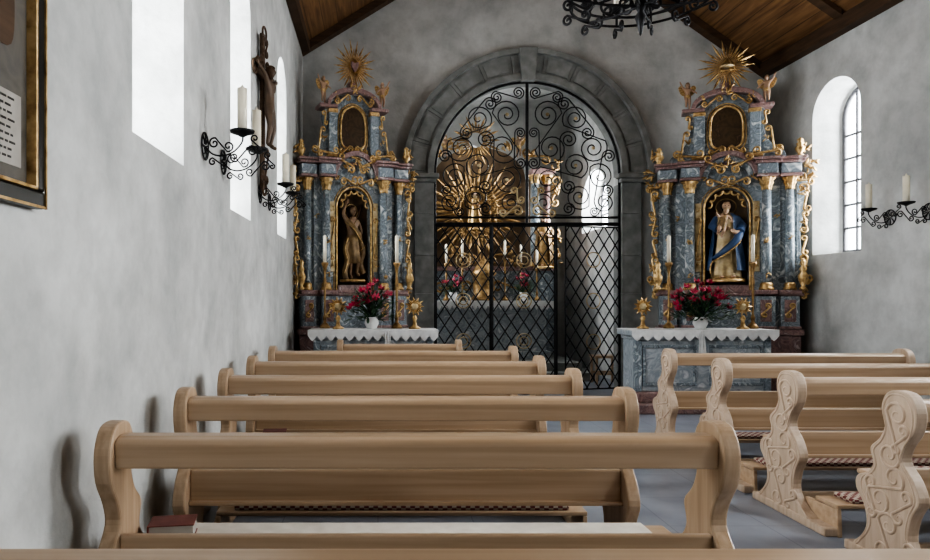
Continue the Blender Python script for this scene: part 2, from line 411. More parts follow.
def arm_chain(V,E,R,root,pts,rr,d,side):
    prev=root
    for p,r in zip(pts,rr):
        V.append(p);R.append(r);E.append((prev,len(V)-1));prev=len(V)-1
    w=Vector(pts[-1]);d=Vector(d).normalized();s=d.cross(Vector(side)).normalized()
    pl=w+d*.035;V.append(tuple(pl));R.append(.02);E.append((prev,len(V)-1));pi_=len(V)-1
    for k,l in((-1.5,.038),(-.5,.046),(.5,.043),(1.5,.032)):
        a=pl+d*.018+s*(k*.010);b=a+d*l*.55;cc=b+d*l*.4+Vector(side)*.012
        i0=len(V);V+= [tuple(a),tuple(b),tuple(cc)];R+=[.0065,.006,.0045];E+=[(pi_,i0),(i0,i0+1),(i0+1,i0+2)]
    a=w+d*.015+s*-.025;b=a+d*.03-s*.008
    i0=len(V);V+=[tuple(a),tuple(b)];R+=[.008,.006];E+=[(prev,i0),(i0,i0+1)]
def body(P,fl,larm,rarm,ld,rd,legs=True,fat=1.0,hd=.062,hairm=None,beard=False,halo=False,hip=.0,lifts=(0,0)):
    f=fat
    V=[(0,0,.53),(0,.005,.64),(0,0,.74),(0,0,.82),(0,-.005,.87)]
    R=[.075*f,.062*f,.078*f,.045*f,.032*f];E=[(0,1),(1,2),(2,3),(3,4)]
    V+=[(-.10,0,.79),(.10,0,.79)];R+=[.036*f,.036*f];E+=[(2,5),(2,6)]
    arm_chain(V,E,R,5,larm,[.027*f,.02*f],ld,(0,-1,0));arm_chain(V,E,R,6,rarm,[.027*f,.02*f],rd,(0,-1,0))
    if legs:
        for s,lf in((-1,lifts[0]),(1,lifts[1])):
            i0=len(V)
            V+=[(s*.05,0,.48),(s*.065+hip,-.03-lf*.5,.27+lf*.4),(s*.06+hip,.01,.06+lf),(s*.065+hip,-.07,.02+lf)]
            R+=[.058*f,.04*f,.024*f,.02*f];E+=[(0,i0),(i0,i0+1),(i0+1,i0+2),(i0+2,i0+3)]
    skin('body',V,E,R,fl,P)
    head(P,(0,-.012,.93),hd,fl,hairm or hair,beard,halo)
def wings(P,m,sc=1):
    for s in(-1,1):
        out=catmull([(s*.02,.70),(s*.10,.86),(s*.24,.95),(s*.33,.88),(s*.30,.74),(s*.24,.62),(s*.16,.56),(s*.06,.58)],4)
        prism('wing_%d'%(s+2),out,'y',.06,.085,m,P,bevel=.008)
def cherub(par,loc,h,flip=1,rz=0,m=None):
    P=empty('cherub',loc,(0,0,rz),par,(h,h,h));fl=m or flesh
    body(P,fl,[(-.2,-.03,.86 if flip>0 else .7),(-.27,-.06,1.0 if flip>0 else .62)],[(.2,-.03,.7 if flip>0 else .86),(.27,-.08,.64 if flip>0 else 1.0)],(-.4,-.2,.6 if flip>0 else -.5),(.4,-.3,-.5 if flip>0 else .6),fat=1.45,hd=.095,hairm=goldpaint,lifts=(.08 if flip>0 else 0,0 if flip>0 else .08))
    wings(P,gold)
    lathe('loincloth',[(.10,.42),(.125,.47),(.12,.53),(.10,.57)],gold,P,fold=lambda a,z:1+.08*math.sin(7*a+9*z),sy=.8)
def robed(par,loc,h,robe,mantle,beard=True,child=False,rz=0,fl=None,hm=None):
    P=empty('saint_figure',loc,(0,0,rz),par,(h*(1.15 if child else 1),h,h));fl=fl or flesh
    lathe('robe',[(.16,0),(.155,.05),(.13,.2),(.115,.4),(.10,.52),(.10,.6),(.115,.72),(.11,.79),(.06,.84),(.03,.86)],robe,P,seg=48,fold=lambda a,z:1+.07*math.sin(9*a+2*z)*max(.1,1-z*1.1),sy=.75)
    lathe('mantle',[(.20,.10),(.19,.2),(.165,.4),(.145,.55),(.14,.68),(.14,.78),(.07,.84)],mantle,P,seg=40,fold=lambda a,z:1+.08*math.sin(6*a+6*z),sy=.8,a0=-.35*pi,a1=1.15*pi)
    body(P,fl,[(-.15,-.06,.66),(-.07,-.15,.62)],[(.16,-.05,.66),(.10,-.15,.58)],(.8,-.3,.2),(-.7,-.4,.3),legs=False,beard=beard,halo=True,hairm=hm)
    strokes('sleeves',[([(-.10,0,.79),(-.155,-.05,.67),(-.09,-.13,.63)],[.9,1.1,1.35]),([(.10,0,.79),(.165,-.04,.67),(.12,-.13,.59)],[.9,1.1,1.35])],.042,mantle,P)
    bm=bmesh.new()
    for s in(-1,1):bmesh.ops.create_uvsphere(bm,u_segments=10,v_segments=8,radius=.03,matrix=Matrix.Translation((s*.06,-.13,.02))@Matrix.Diagonal((.8,1.6,.7,1)))
    fin(bm,'feet',fl,P,smooth=True)
    if child:
        strokes('mantle_swag',[(catmull([(.15,-.04,.70),(.10,-.15,.50),(-.02,-.16,.36),(-.14,-.08,.26)],6,False),[1,1.2,1.3,1.4,1.5,1.6,1.6,1.6,1.6,1.6,1.5,1.5,1.4,1.3,1.2,1.1,1,.9,.8])],.03,mantle,P)
        strokes('mantle_hem',[(catmull([(.16,-.06,.66),(.12,-.18,.46),(-.02,-.20,.31),(-.16,-.10,.20),(-.17,-.08,.06)],6,False),None)],.01,gold,P)
        c=empty('child',(-.10,-.19,.50),(.1,.2,.2),P,(.38,.38,.38))
        body(c,flesh,[(-.18,-.05,.72),(-.25,-.1,.8)],[(.18,-.05,.7),(.2,-.15,.6)],(-.4,-.3,.6),(0,-.6,.2),fat=1.4,hd=.09,hairm=goldpaint,lifts=(.1,.05))
        lathe('child_tunic',[(.13,.30),(.13,.45),(.12,.7),(.06,.84)],brownrobe,c,fold=lambda a,z:1+.06*math.sin(8*a),sy=.8)
    lathe('base',[(.2,-.05),(.21,-.03),(.19,0),(0,0)],gold,P)
    return P
bronzeflesh=pmat('aged_flesh_paint',[(.20,.125,.075),(.34,.225,.14)],8,.45)
def sebastian(par,loc,h):
    P=empty('saint_sebastian_figure',loc,(0,0,.1),par,(h,h,h))
    body(P,bronzeflesh,[(-.16,.02,.90),(-.10,.04,1.03)],[(.17,.02,.66),(.14,.07,.54)],(.5,.1,.6),(-.3,.4,-.8),fat=1.0,halo=True,hip=.02,lifts=(0,.03))
    lathe('loincloth',[(.13,.22),(.12,.34),(.13,.42),(.125,.50),(.115,.56),(.09,.60)],brownrobe,P,seg=36,fold=lambda a,z:1+.12*math.sin(8*a+9*z),sy=.8)
    strokes('tree_trunk',[(catmull([(.02,.1,0),(.0,.1,.4),(.04,.11,.8),(-.08,.1,1.12)],6,False),None),(catmull([(.03,.1,.7),(.12,.1,.85),(.2,.1,1.05)],6,False),[.6]*13)],.04,hair,P)
    strokes('arrows',[([(-.05,-.25,.8),(0,-.02,.72)],None),([(.12,-.22,.45),(.05,-.02,.33)],None)],.006,gold,P)
    strokes('drape',[(catmull([(-.11,-.05,.52),(-.15,-.05,.40),(-.11,-.04,.25),(-.16,-.05,.10),(-.13,-.04,0)],6,False),[1.2]*25),(catmull([(.1,-.05,.52),(.17,-.04,.38),(.13,-.02,.22),(.18,-.03,.08)],6,False),[1.2]*19),(catmull([(-.10,.0,.80),(-.02,-.085,.70),(.07,-.09,.60),(.11,-.05,.5)],6,False),[1.1]*19)],.036,brownrobe,P)
    strokes('drape_hem',[(catmull([(-.12,-.09,.56),(-.18,-.10,.40),(-.13,-.09,.25),(-.19,-.10,.08)],6,False),None),(catmull([(-.13,.0,.78),(-.04,-.13,.68),(.05,-.13,.57),(.13,-.1,.5)],6,False),None)],.009,gold,P)
    lathe('base',[(.2,-.04),(.21,-.02),(.19,0),(0,0)],gold,P)
def sunburst(name,par,c,r0,r1,n,mat,y0=.01,fill=.85):
    bm=bmesh.new()
    for i in range(n):
        a=2*pi*i/n;R=r1*(1 if i%2==0 else .72)*(random.uniform(.92,1.05))
        ca,sa=math.cos(a),math.sin(a);rm=r0+(R-r0)*.55
        hw0=r0*pi/n*fill;hw1=max(hw0,rm*pi/n*fill)
        def pt(r,h,dy):return bm.verts.new((c[0]+r*ca-h*sa,c[1]+dy,c[2]+r*sa+h*ca))
        l0,c0,q0=pt(r0*.6,-hw0,0),pt(r0*.6,0,-y0),pt(r0*.6,hw0,0)
        l1,c1,q1=pt(rm,-hw1,0),pt(rm,0,-y0*1.5),pt(rm,hw1,0)
        t=pt(R,0,0);b=pt(rm,0,y0)
        for f in((l0,c0,c1,l1),(c0,q0,q1,c1),(l1,c1,t),(c1,q1,t),(l1,t,b),(b,t,q1),(l0,l1,b),(b,q1,q0),(l0,b,q0),(l0,q0,c0)):bm.faces.new(f)
    return fin(bm,name,mat,par)
# ------------------------------------------------------------ side altar retable
def column(par,x,y,z0,z1,r,mat,name):
    h=z1-z0
    lathe(name+'_shaft',[(r*1.0,z0+.1),(r*1.06,z0+.3*h),(r*.88,z1-.16)],mat,par,(x,y,0),24)
    lathe(name+'_base',[(r*1.5,z0),(r*1.5,z0+.03),(r*1.2,z0+.045),(r*1.35,z0+.07),(r*1.05,z0+.1)],gold,par,(x,y,0),24)
    lathe(name+'_capital',[(r*.9,z1-.17),(r*1.05,z1-.15),(r*.95,z1-.13),(r*1.4,z1-.07),(r*1.15,z1-.06),(r*1.75,z1-.015),(r*1.6,z1)],gold,par,(x,y,0),32,fold=lambda a,z:1+.12*math.sin(8*a))
def arc(cx,cz,r,a0,a1,n=16,ry=None):
    ry=ry or r
    return [(cx+r*math.cos(a0+(a1-a0)*i/n),cz+ry*math.sin(a0+(a1-a0)*i/n)) for i in range(n+1)]
def leafcluster(bm,u,z,yy,n,spread,size):
    for k in range(n):
        M=Matrix.Translation((u+random.uniform(-spread,spread),yy+random.uniform(-.02,.01),z+random.uniform(-spread,spread)))@Matrix.Rotation(random.uniform(0,6.28),4,'Y')@Matrix.Rotation(random.uniform(-.5,.5),4,'X')@Matrix.Diagonal((.38,.4,1.25,1))
        bmesh.ops.create_icosphere(bm,subdivisions=1,radius=size*random.uniform(.6,1.2),matrix=M)
def retable(name,loc,rz,sx,kind):
    P=empty(name,loc,(0,0,rz),None,(sx,1,1))
    B,K,G=bluemarble,pinkmarble,gold
    boxes('plinth',[(-.93,.93,-.08,.38,0,.14),(-.9,.9,-.04,.38,.14,.9),(-.93,.93,-.09,.38,.9,.98)],K,P,bevel=.012)
    box('predella',-.88,.88,-.02,.36,.98,1.42,B,P,bevel=.01)
    boxes('predella_cornice',[(-.93,.93,-.07,.36,1.42,1.46),(-.90,.90,-.04,.36,1.46,1.5)],K,P,bevel=.012)
    L=[];Lk=[];Lp=[]
    for u in(-.76,-.46,.46,.76):
        w=.115;yf=-.16 if abs(u)<.6 else -.09
        L.append((u-w,u+w,yf,-.021,1.0,1.42));Lk.append((u-w-.02,u+w+.02,yf-.02,-.021,1.44,1.5))
        Lk.append((u-w-.02,u+w+.02,yf-.02,-.021,.985,1.02))
        Lp.append((u-w*.6,u+w*.6,yf-.008,yf+.001,1.08,1.37))
    boxes('pedestals',L,B,P,bevel=.01);boxes('pedestal_caps',Lk,K,P,bevel=.01);boxes('pedestal_panels',Lp,K,P,bevel=.005)
    Lg=[]
    for u in(-.76,-.46,.46,.76):
        yf=-.178 if abs(u)<.6 else -.108
        for q in(sscroll((u-.02,1.17),.035,(u+.02,1.29),.035),):
            Lg.append(([(p[0],yf,p[1]) for p in q],taper(len(q))))
    nw=.27
    o=[(-.66,1.5),(-nw,1.5)]+[(p[0],p[1]) for p in arc(0,2.62,nw,pi,0,20)]+[(nw,1.5),(.66,1.5),(.66,3.0),(-.66,3.0)]
    prism('niche_panel',o,'y',.02,.12,B,P)
    lathe('niche_shell',[(nw+.02,1.5),(nw+.02,2.62)]+[((nw+.02)*math.cos(a),2.62+(nw+.02)*math.sin(a)) for a in[pi/2*i/8 for i in range(1,9)]],nichem,P,(0,.1,0),24,a0=0,a1=pi,sy=.75)
    box('niche_floor',-nw,nw,-.03,.3,1.5,1.57,K,P)
    pts=[(-nw-.02,1.5)]+arc(0,2.62,nw+.02,pi,0,20)+[(nw+.02,1.5)]
    Lg.append(([(p[0],.0,p[1]) for p in pts],[1.4]*len(pts)))
    pts=[(-nw-.06,1.5)]+arc(0,2.62,nw+.06,pi,0,20)+[(nw+.06,1.5)]
    Lg.append(([(p[0],.01,p[1]) for p in pts],[.7]*len(pts)))
    for i in range(7):
        a=pi*(i+.5)/7
        cx=nw*.88*math.cos(a);cz=2.62+nw*.88*math.sin(a)
        q=arc(cx,cz,.045,a+pi/2,a+3*pi/2,8)
        Lg.append(([(p[0],.0,p[1]) for p in q],None))
    for s in(-1,1):
        u=s*.365
        boxes('gilt_panel_%d'%(s+2),[(u-.045,u+.045,-.01,.02,1.75,2.7)],goldpaint,P,bevel=.01)
        q=sscroll((u,1.95),.04,(u,2.45),.04,1.2,1.2);Lg.append(([(p[0],-.015,p[1]) for p in q],taper(len(q))))
        box('pilaster_%d'%(s+2),*(sorted((s*.60,s*.88))),.05,.32,1.5,3.0,B,P,bevel=.01)
        column(P,s*.48,-.07,1.5,3.0,.062,B,'column_in_%d'%(s+2))
        column(P,s*.77,-.01,1.5,3.0,.055,B,'column_out_%d'%(s+2))
        for (a,b,r1,r2,f) in(((.93,2.85),(.98,2.58),.055,.045,1),((.96,2.50),(.93,2.30),.035,.045,-1),((.93,1.92),(.99,1.66),.045,.06,1),((.97,1.60),(.93,1.42),.045,.035,-1),((.93,2.18),(.95,2.0),.035,.035,1),((.90,2.98),(1.01,2.92),.04,.04,-1)):
            q=sscroll((s*a[0],a[1]),r1,(s*b[0],b[1]),r2,1.1,1.2,flip=f*s)
            Lg.append(([(p[0],.0,p[1]) for p in q],[x*1.4 for x in taper(len(q),.4)]))
        for (uu,zz,yy,hs_) in((s*.90,1.5,-.14,1),(s*.88,3.255,-.06,.6)):
            lathe('urn',[(.03,0),(.05,.02*hs_),(.02,.05*hs_),(.055,.12*hs_),(.065,.18*hs_),(.035,.24*hs_),(.05,.27*hs_),(.025,.31*hs_),(.04,.36*hs_),(0,.42*hs_)],G,P,(uu,yy,zz),20,fold=lambda a,z:1+.08*math.sin(8*a))
        prism('side_bracket_%d'%(s+2),[(s*.88,1.5),(s*.97,1.5),(s*.99,1.7),(s*.93,1.9),(s*.91,2.3),(s*.98,2.6),(s*1.0,2.95),(s*.88,2.95)],'y',.08,.2,B,P,bevel=.01)
    ent=[];ek=[]
    for s in(-1,1):
        for (u,w,yf) in((s*.48,.12,-.19),(s*.77,.12,-.12)):
            ent.append((u-w,u+w,yf,.05,3.04,3.17))
            ek.append((u-w-.015,u+w+.015,yf-.02,.05,3.0,3.035));ek.append((u-w-.04,u+w+.04,yf-.05,.05,3.175,3.21));ek.append((u-w-.06,u+w+.06,yf-.07,.05,3.215,3.25))
    ent.append((-.9,.9,.0,.3,3.0,3.2));ek.append((-.93,.93,-.03,.3,3.2,3.25))
    boxes('entablature',ent,B,P,bevel=.008);boxes('entablature_mouldings',ek,K,P,bevel=.01)
    for (r0,r1,y0,mm,nm) in((.33,.40,-.14,K,'pediment_cornice'),(.26,.33,-.1,B,'pediment_band')):
        o=arc(0,2.98,r1,pi*.06,pi*.94,20)+arc(0,2.98,r0,pi*.94,pi*.06,20)
        prism(nm,o,'y',y0,.05,mm,P,bevel=.008)
    for s in(-1,1):
        for q in(sscroll((s*.1,3.12),.055,(s*.25,3.28),.05,1.2,1.2,flip=s),sscroll((s*.05,2.98),.06,(s*.22,2.95),.05,1.2,1.2,flip=-s),sscroll((s*.36,3.36),.05,(s*.6,3.30),.04,1.2,1.2,flip=-s)):
            Lg.append(([(p[0],-.16,p[1]) for p in q],[x*1.3 for x in taper(len(q))]))
    up=[(-.74,3.25),(-.72,3.36),(-.60,3.44),(-.50,3.58),(-.46,3.75),(-.49,3.88),(-.46,3.97),(-.36,4.03)]
    o=[(-.74,3.25)]+catmull(up,4,False)+arc(0,3.97,.36,pi*.95,pi*.05,16,.24)+[(-x,z) for x,z in catmull(up,4,False)][::-1]
    prism('upper_storey',o,'y',.06,.2,B,P,bevel=.01)
    o=arc(0,4.0,.46,pi,0,20,.26)+arc(0,4.0,.40,0,pi,20,.19)
    prism('upper_cornice',o,'y',-.06,.2,K,P,bevel=.01)
    for s in(-1,1):
        boxes('volute_pilaster_%d'%(s+2),[tuple(sorted((s*.28,s*.42)))+(-.02,.06,3.36,3.96)],B,P,bevel=.01)
    boxes('upper_caps',[(-.58,-.28,-.05,.2,3.96,4.01),(.28,.58,-.05,.2,3.96,4.01)],K,P,bevel=.01)
    boxes('upper_gilt',[(-.45,-.27,-.04,.06,3.3,3.35),(.27,.45,-.04,.06,3.3,3.35),(-.43,-.27,-.035,.06,3.90,3.955),(.27,.43,-.035,.06,3.90,3.955)],gold,P,bevel=.01)
    ov=catmull([(-.18,3.48),(-.21,3.7),(-.17,3.92),(0,4.02),(.17,3.92),(.21,3.7),(.18,3.48),(0,3.43)],5)
    prism('upper_painting',ov,'y',.03,.065,PAINT,P)
    Lg.append(([(p[0],.03,p[1]) for p in ov],[1.5]*len(ov),True))
    ov2=[(p[0]*1.18,3.72+(p[1]-3.72)*1.13) for p in ov]
    Lg.append(([(p[0],.045,p[1]) for p in ov2],[.8]*len(ov2),True))
    for s in(-1,1):
        for q in(sscroll((s*.64,3.40),.06,(s*.51,3.66),.04,1.3,1.1,flip=s),sscroll((s*.5,3.88),.035,(s*.46,3.76),.03,1.1,1.1,flip=-s),sscroll((s*.10,4.12),.045,(s*.28,4.07),.04,1.2,1.2,flip=s),sscroll((s*.06,3.42),.045,(s*.2,3.40),.035,1.2,1.2,flip=s)):
            Lg.append(([(p[0],.0,p[1]) for p in q],[x*1.2 for x in taper(len(q))]))
    strokes('gilt_carving',Lg,.0125,G,P)
    bm=bmesh.new()
    for s in(-1,1):
        for (u,z,yy,n,sp,sz) in((.95,2.8,0,9,.045,.04),(.95,2.4,0,6,.04,.035),(.96,1.8,0,8,.045,.04),(.94,1.48,-.02,8,.04,.04),(1.0,2.98,0,7,.05,.045),(1.02,3.12,0,10,.07,.05),(.92,3.38,-.05,8,.06,.045),
            (.15,3.15,-.15,7,.05,.035),(.33,3.02,-.13,5,.04,.03),(.6,3.33,-.12,6,.05,.03),(.5,3.55,.02,5,.04,.03),(.62,3.4,.02,6,.04,.035),(.3,4.12,-.05,5,.04,.03),
            (.365,2.6,-.02,4,.03,.025),(.365,1.85,-.02,4,.03,.025),(.48,2.15,-.14,7,.03,.028),(.48,1.7,-.14,5,.03,.026),(.77,2.2,-.07,5,.025,.024),(.62,2.5,.01,5,.03,.025)):
            leafcluster(bm,s*u,z,yy,n,sp,sz)
    leafcluster(bm,0,3.22,-.18,10,.07,.045);leafcluster(bm,0,4.22,-.07,8,.07,.04);leafcluster(bm,0,2.92,-.05,6,.06,.03)
    fin(bm,'gilt_leaves',G,P,smooth=True)
    lathe('crown_pedestal',[(.12,0),(.13,.04),(.07,.08),(.09,.14),(.06,.18)],K,P,(0,.08,4.18),20)
    sunburst('sunburst',P,(0,.0,4.55),.07,.38,36,G,.012,.8)
    if kind=='R':
        lathe('cloud_ring',[(.075,-.02),(.095,0),(.075,.02)],goldpaint,P,(0,-.02,4.55),16)
        strokes('eye_triangle',[([(-.10,-.04,4.49),(.10,-.04,4.49),(0,-.04,4.67)],None,True)],.012,G,P)
    else:
        prism('sacred_heart',catmull([(0,4.47),(.06,4.55),(.055,4.61),(0,4.59),(-.055,4.61),(-.06,4.55)],5),'y',-.06,-.02,pinkmarble,P,bevel=.012)
    cherub(P,(-.50,.03,4.015),.36,1,.2);cherub(P,(.50,.03,4.015),.36,-1,-.2)
    if kind=='L':sebastian(P,(0,.06,1.65),1.0)
    else:robed(P,(0,.05,1.66),1.06,goldpaint,bluerobe,child=True)
    return P
PAINT=pmat('dark_oil_painting',[(.02,.015,.01),(.08,.05,.025),(.04,.025,.015),(.16,.10,.06)],6,.3,dist=1.5)
retable('side_altar_retable',(-.33,9.30,0),math.radians(20),.85,'L')
retable('side_altar_retable',(4.76,9.28,0),math.radians(-21),.97,'R')
# ------------------------------------------------------------ altar tables
def lace(name,x0,x1,y0,y1,z,drop,par,n=18,ends=True):
    P=par
    box(name+'_top',x0,x1,y0,y1,z,z+.006,white,P)
    pts=[(x0,z+.006),(x1,z+.006)]
    w=(x1-x0)/n
    for i in range(n):
        xa=x1-i*w
        pts+=[(xa,z-drop*.5),(xa-w*.25,z-drop*.8),(xa-w*.5,z-drop),(xa-w*.75,z-drop*.8)]
    pts.append((x0,z-drop*.5))
    prism(name+'_edge',pts,'y',y0-.006,y0-.001,white,P)
def mensa(name,x0,x1,y0,y1,h):
    P=empty(name)
    boxes('plinth',[(x0-.02,x1+.02,y0-.16,y1,0,.12),(x0+.02,x1-.02,y0-.02,y1,.12,.25)],pinkmarble,P,bevel=.015)
    box('body',x0+.05,x1-.05,y0+.04,y1,.25,h-.12,greymarble,P,bevel=.01)
    boxes('top_mouldings',[(x0+.02,x1-.02,y0+.01,y1,h-.12,h-.07),(x0-.03,x1+.03,y0-.03,y1,h-.07,h)],greymarble,P,bevel=.012)
    L=[];m=(x0+x1)/2
    for a,b in((x0+.12,m-.08),(m+.08,x1-.12)):
        L+=[(a,b,y0+.02,y0+.041,h-.22,h-.18),(a,b,y0+.02,y0+.041,.32,.36),(a,a+.04,y0+.02,y0+.041,.36,h-.22),(b-.04,b,y0+.02,y0+.041,.36,h-.22)]
    boxes('panels',L,bluemarble,P,bevel=.006)
    boxes('corner_piers',[(x0+.03,x0+.11,y0+.01,y0+.1,.25,h-.12),(x1-.11,x1-.03,y0+.01,y0+.1,.25,h-.12)],bluemarble,P,bevel=.01)
    lace('lace_cloth',x0-.035,x1+.035,y0-.037,y1,h+.001,.13,P,14)
    return P
mensa('side_altar_table',-.82,.70,8.3,8.80,1.0)
mensa('side_altar_table',3.12,4.84,8.3,8.80,1.0)
# ------------------------------------------------------------ flowers
def lilies(loc,R,H,n):
    P=empty('red_lily_bouquet',loc)
    lathe('vase',[(.05,0),(.06,.01),(.07,.03),(.09,.07),(.085,.11),(.07,.13),(.08,.15),(.07,.15)],white,P,seg=24)
    bm=bmesh.new();bl=bmesh.new();st=[]
    def petal(b,c,d,side,L,w,cu):
        up=d.cross(side).normalized()
        pr=[]
        for t,ww in((0,.15),(.3,.8),(.6,1),(.85,.55),(1,.02)):
            ctr=c+d*L*t+up*(cu*L*t*t)
            pr.append((b.verts.new(ctr-side*w*ww),b.verts.new(ctr+up*-.008*ww),b.verts.new(ctr+side*w*ww)))
        for i in range(4):
            for k in(0,1):b.faces.new((pr[i][k],pr[i][k+1],pr[i+1][k+1],pr[i+1][k]))
    for i in range(n):
        th=random.uniform(0,2*pi);ph=random.uniform(.0,1.0);rr=R*math.sqrt(ph)
        c=Vector((rr*math.cos(th),rr*math.sin(th)*.5,.20+H*(1-ph*.6)*random.uniform(.25,1)))
        ax=(c-Vector((0,0,.1))).normalized()*.6+Vector((0,-.5,.2));ax.normalize()
        st.append((catmull([(0,0,.12),tuple(c*.5+Vector((0,0,.09))),tuple(c)],5,False),None))
        s0=ax.orthogonal().normalized()
        for k in range(6):
            s=Matrix.Rotation(k*pi/3,3,ax)@s0
            d=(ax*.55+s*.85).normalized();sd=d.cross(ax).normalized()
            petal(bm,c,d,sd,random.uniform(.06,.085),.018,-.25)
    for i in range(n*7):
        th=random.uniform(0,2*pi);ph=random.uniform(.1,1.25);rr=R*ph*.8
        c=Vector((rr*math.cos(th),rr*math.sin(th)*.5,.11+H*random.uniform(.0,.75)))
        d=Vector((math.cos(th)+random.uniform(-.5,.5),.5*math.sin(th)+random.uniform(-.3,.3),random.uniform(-.6,.7))).normalized()
        petal(bl,c,d,d.cross(Vector((0,0,1))).normalized(),random.uniform(.08,.14),.017,-.2)
    fin(bm,'lily_petals',redleaf,P,smooth=True);fin(bl,'leaves',greenleaf,P,smooth=True)
    strokes('stems',st,.005,greenleaf,P)
lilies((-.08,8.48,1.008),.27,.44,28)
lilies((4.02,8.48,1.008),.34,.44,40)
def candlestick(x,y,z,h,ch,name='candlestick',mt=None,par=None,r=.028):
    P=empty(name,(x,y,z),(0,0,0),par)
    lathe('stand',[(.065,0),(.07,.02),(.045,.05),(.018,.08),(.026,.14),(.012,.18),(.015,h*.6),(.024,h*.7),(.011,h*.8),(.024,h*.92),(.045,h*.97),(.045,h)],mt or bronze,P,seg=20)
    lathe('candle',[(r*.8,h),(r*.8,h+ch),(r*.3,h+ch+.004),(.002,h+ch+.02)],wax,P,seg=16)
    return P
for (x,y) in((-.68,8.70),(.24,8.70)):candlestick(x,y,1.008,.84,.34)
for (x,y) in((3.72,8.70),(4.74,8.60)):candlestick(x,y,1.008,.84,.34)
def reliquary(x,y,z):
    P=empty('gilt_reliquary',(x,y,z))
    lathe('foot',[(.07,0),(.075,.015),(.03,.04),(.02,.1),(.035,.13),(.015,.17)],gold,P)
    sunburst('rays',P,(0,0,.28),.06,.13,22,gold,.008)
    lathe('capsule',[(0,-.05),(.035,-.035),(.05,0),(.035,.035),(0,.05)],goldpaint,P,(0,0,.28),sy=.4)
reliquary(-.50,8.52,1.008);reliquary(.46,8.55,1.008);reliquary(3.35,8.60,1.008);reliquary(4.55,8.48,1.008)
def ribbon(x,y,z,h):
    bm=bmesh.new();n=14;rows=[]
    for i in range(n+1):
        t=i/n;row=[]
        for j in range(9):
            u=j/8-.5
            row.append(bm.verts.new((x+u*(.05+.06*t),y-.012*math.sin(j*1.6+t*2)-.012,z-h*t+.03*math.cos(u*9)*t)))
        rows.append(row)
    for i in range(n):
        for j in range(8):bm.faces.new((rows[i][j],rows[i][j+1],rows[i+1][j+1],rows[i+1][j]))
    o=fin(bm,'hanging_ribbon',white,None,smooth=True)
    m=o.modifiers.new('s','SOLIDIFY');m.thickness=.003
ribbon(.12,8.24,1.0,.34);ribbon(3.92,8.24,1.0,.34)
# ------------------------------------------------------------ iron grille and gate
G=empty('wrought_iron_grille',(AX,YB-.02,0))
L=[];Ls=[]
TR=2.49
half=AR-.05
L.append(([(half*math.cos(pi*i/40),0,AZ+half*math.sin(pi*i/40)) for i in range(41)],None))
for s in(-1,1):
    L.append(([(s*half,0,0),(s*half,0,AZ)],None))
L.append(([(-half,0,TR),(half,0,TR)],[1.5,1.5]));L.append(([(-half,0,TR+.1),(half,0,TR+.1)],None))
L.append(([(0,0,TR),(0,0,AZ+half)],[1.3,1.3]))
for u in(-.53,.43):L.append(([(u,0,0.02),(u,0,TR)],[1.5,1.5]))
strokes('frame_bars',L,.018,iron,G)
S=[((.30,4.12),.22,(.36,3.62),.24,1,1),((.72,4.06),.20,(.98,3.62),.22,-1,1),((.30,3.15),.22,(.72,3.36),.20,1,1),((1.08,3.2),.2,(.78,2.9),.2,-1,1),
   ((.25,2.80),.17,(.62,2.72),.1,-1,0),((1.15,2.82),.15,(1.22,3.5),.1,1,0),((.13,4.45),.09,(.45,4.38),.09,-1,1),((.10,3.85),.08,(.10,3.4),.09,1,0),((.62,3.75),.13,(.62,3.05),.11,-1,0),
   ((.9,3.85),.1,(.55,4.28),.1,-1,0),((1.2,3.0),.08,(1.0,2.68),.07,1,0)]
for s in(-1,1):
    for a,ra,b,rb,f,c in S:
        q=sscroll((s*a[0],a[1]),ra,(s*b[0],b[1]),rb,2.0,2.0,flip=f*s,n=36,c=bool(c==0))
        Ls.append(([(p[0],random.uniform(-.004,.004),p[1]) for p in q],None))
strokes('scrollwork',Ls,.0095,iron,G)
bm=bmesh.new()
for s in(-1,1):
    for (u,z) in((.36,3.62),(.98,3.62),(.3,3.15),(.72,3.36),(.78,2.9),(.72,4.06),(.3,4.12)):
        bmesh.ops.create_icosphere(bm,subdivisions=2,radius=.028,matrix=Matrix.Translation((s*u,-.02,z))@Matrix.Diagonal((1,.5,1,1)))
fin(bm,'gilt_rosettes',goldpaint,G,smooth=True)
def lattice(name,par,u0,u1,z0,z1,step=.185,slope=1.5):
    L=[]
    L.append(([(u0,0,z0),(u1,0,z0),(u1,0,z1),(u0,0,z1)],[1.6]*4,True))
    w=u1-u0
    def clip(uA,zA,k):
        pts=[]
        for u in(u0,u1):
            z=zA+k*(u-uA)
            if z0<=z<=z1:pts.append((u,z))
        for z in(z0,z1):
            u=uA+(z-zA)/k
            if u0<u<u1:pts.append((u,z))
        return pts[:2]
    dz=step*slope
    n=int((z1-z0+w*slope)/dz)+2
    for k,yo in((slope,-.006),(-slope,.006)):
        for i in range(-1,n+1):
            zz=(z0-w*slope+i*dz) if k>0 else (z0+i*dz)
            p=clip(u0,zz,k)
            if len(p)==2:L.append(([(p[0][0],yo,p[0][1]),(p[1][0],yo,p[1][1])],None))
    strokes(name,L,.0095,iron,par)
lattice('lattice_left',G,-half+.02,-.55,.06,TR-.03)
lattice('lattice_centre',G,-.51,.41,.06,TR-.03)
L=[]
for u in(-.95,-.05,):
    for z in(.75,1.35,1.95):
        L.append(([(u+.11*math.cos(t),-.02,z+.11*math.sin(t)) for t in[2*pi*i/24 for i in range(24)]],None,True))
        L.append(([(u+.06*math.cos(t),-.02,z+.06*math.sin(t)) for t in[2*pi*i/24 for i in range(24)]],None,True))
strokes('gilt_rings',L,.008,goldpaint,G)
L=[]
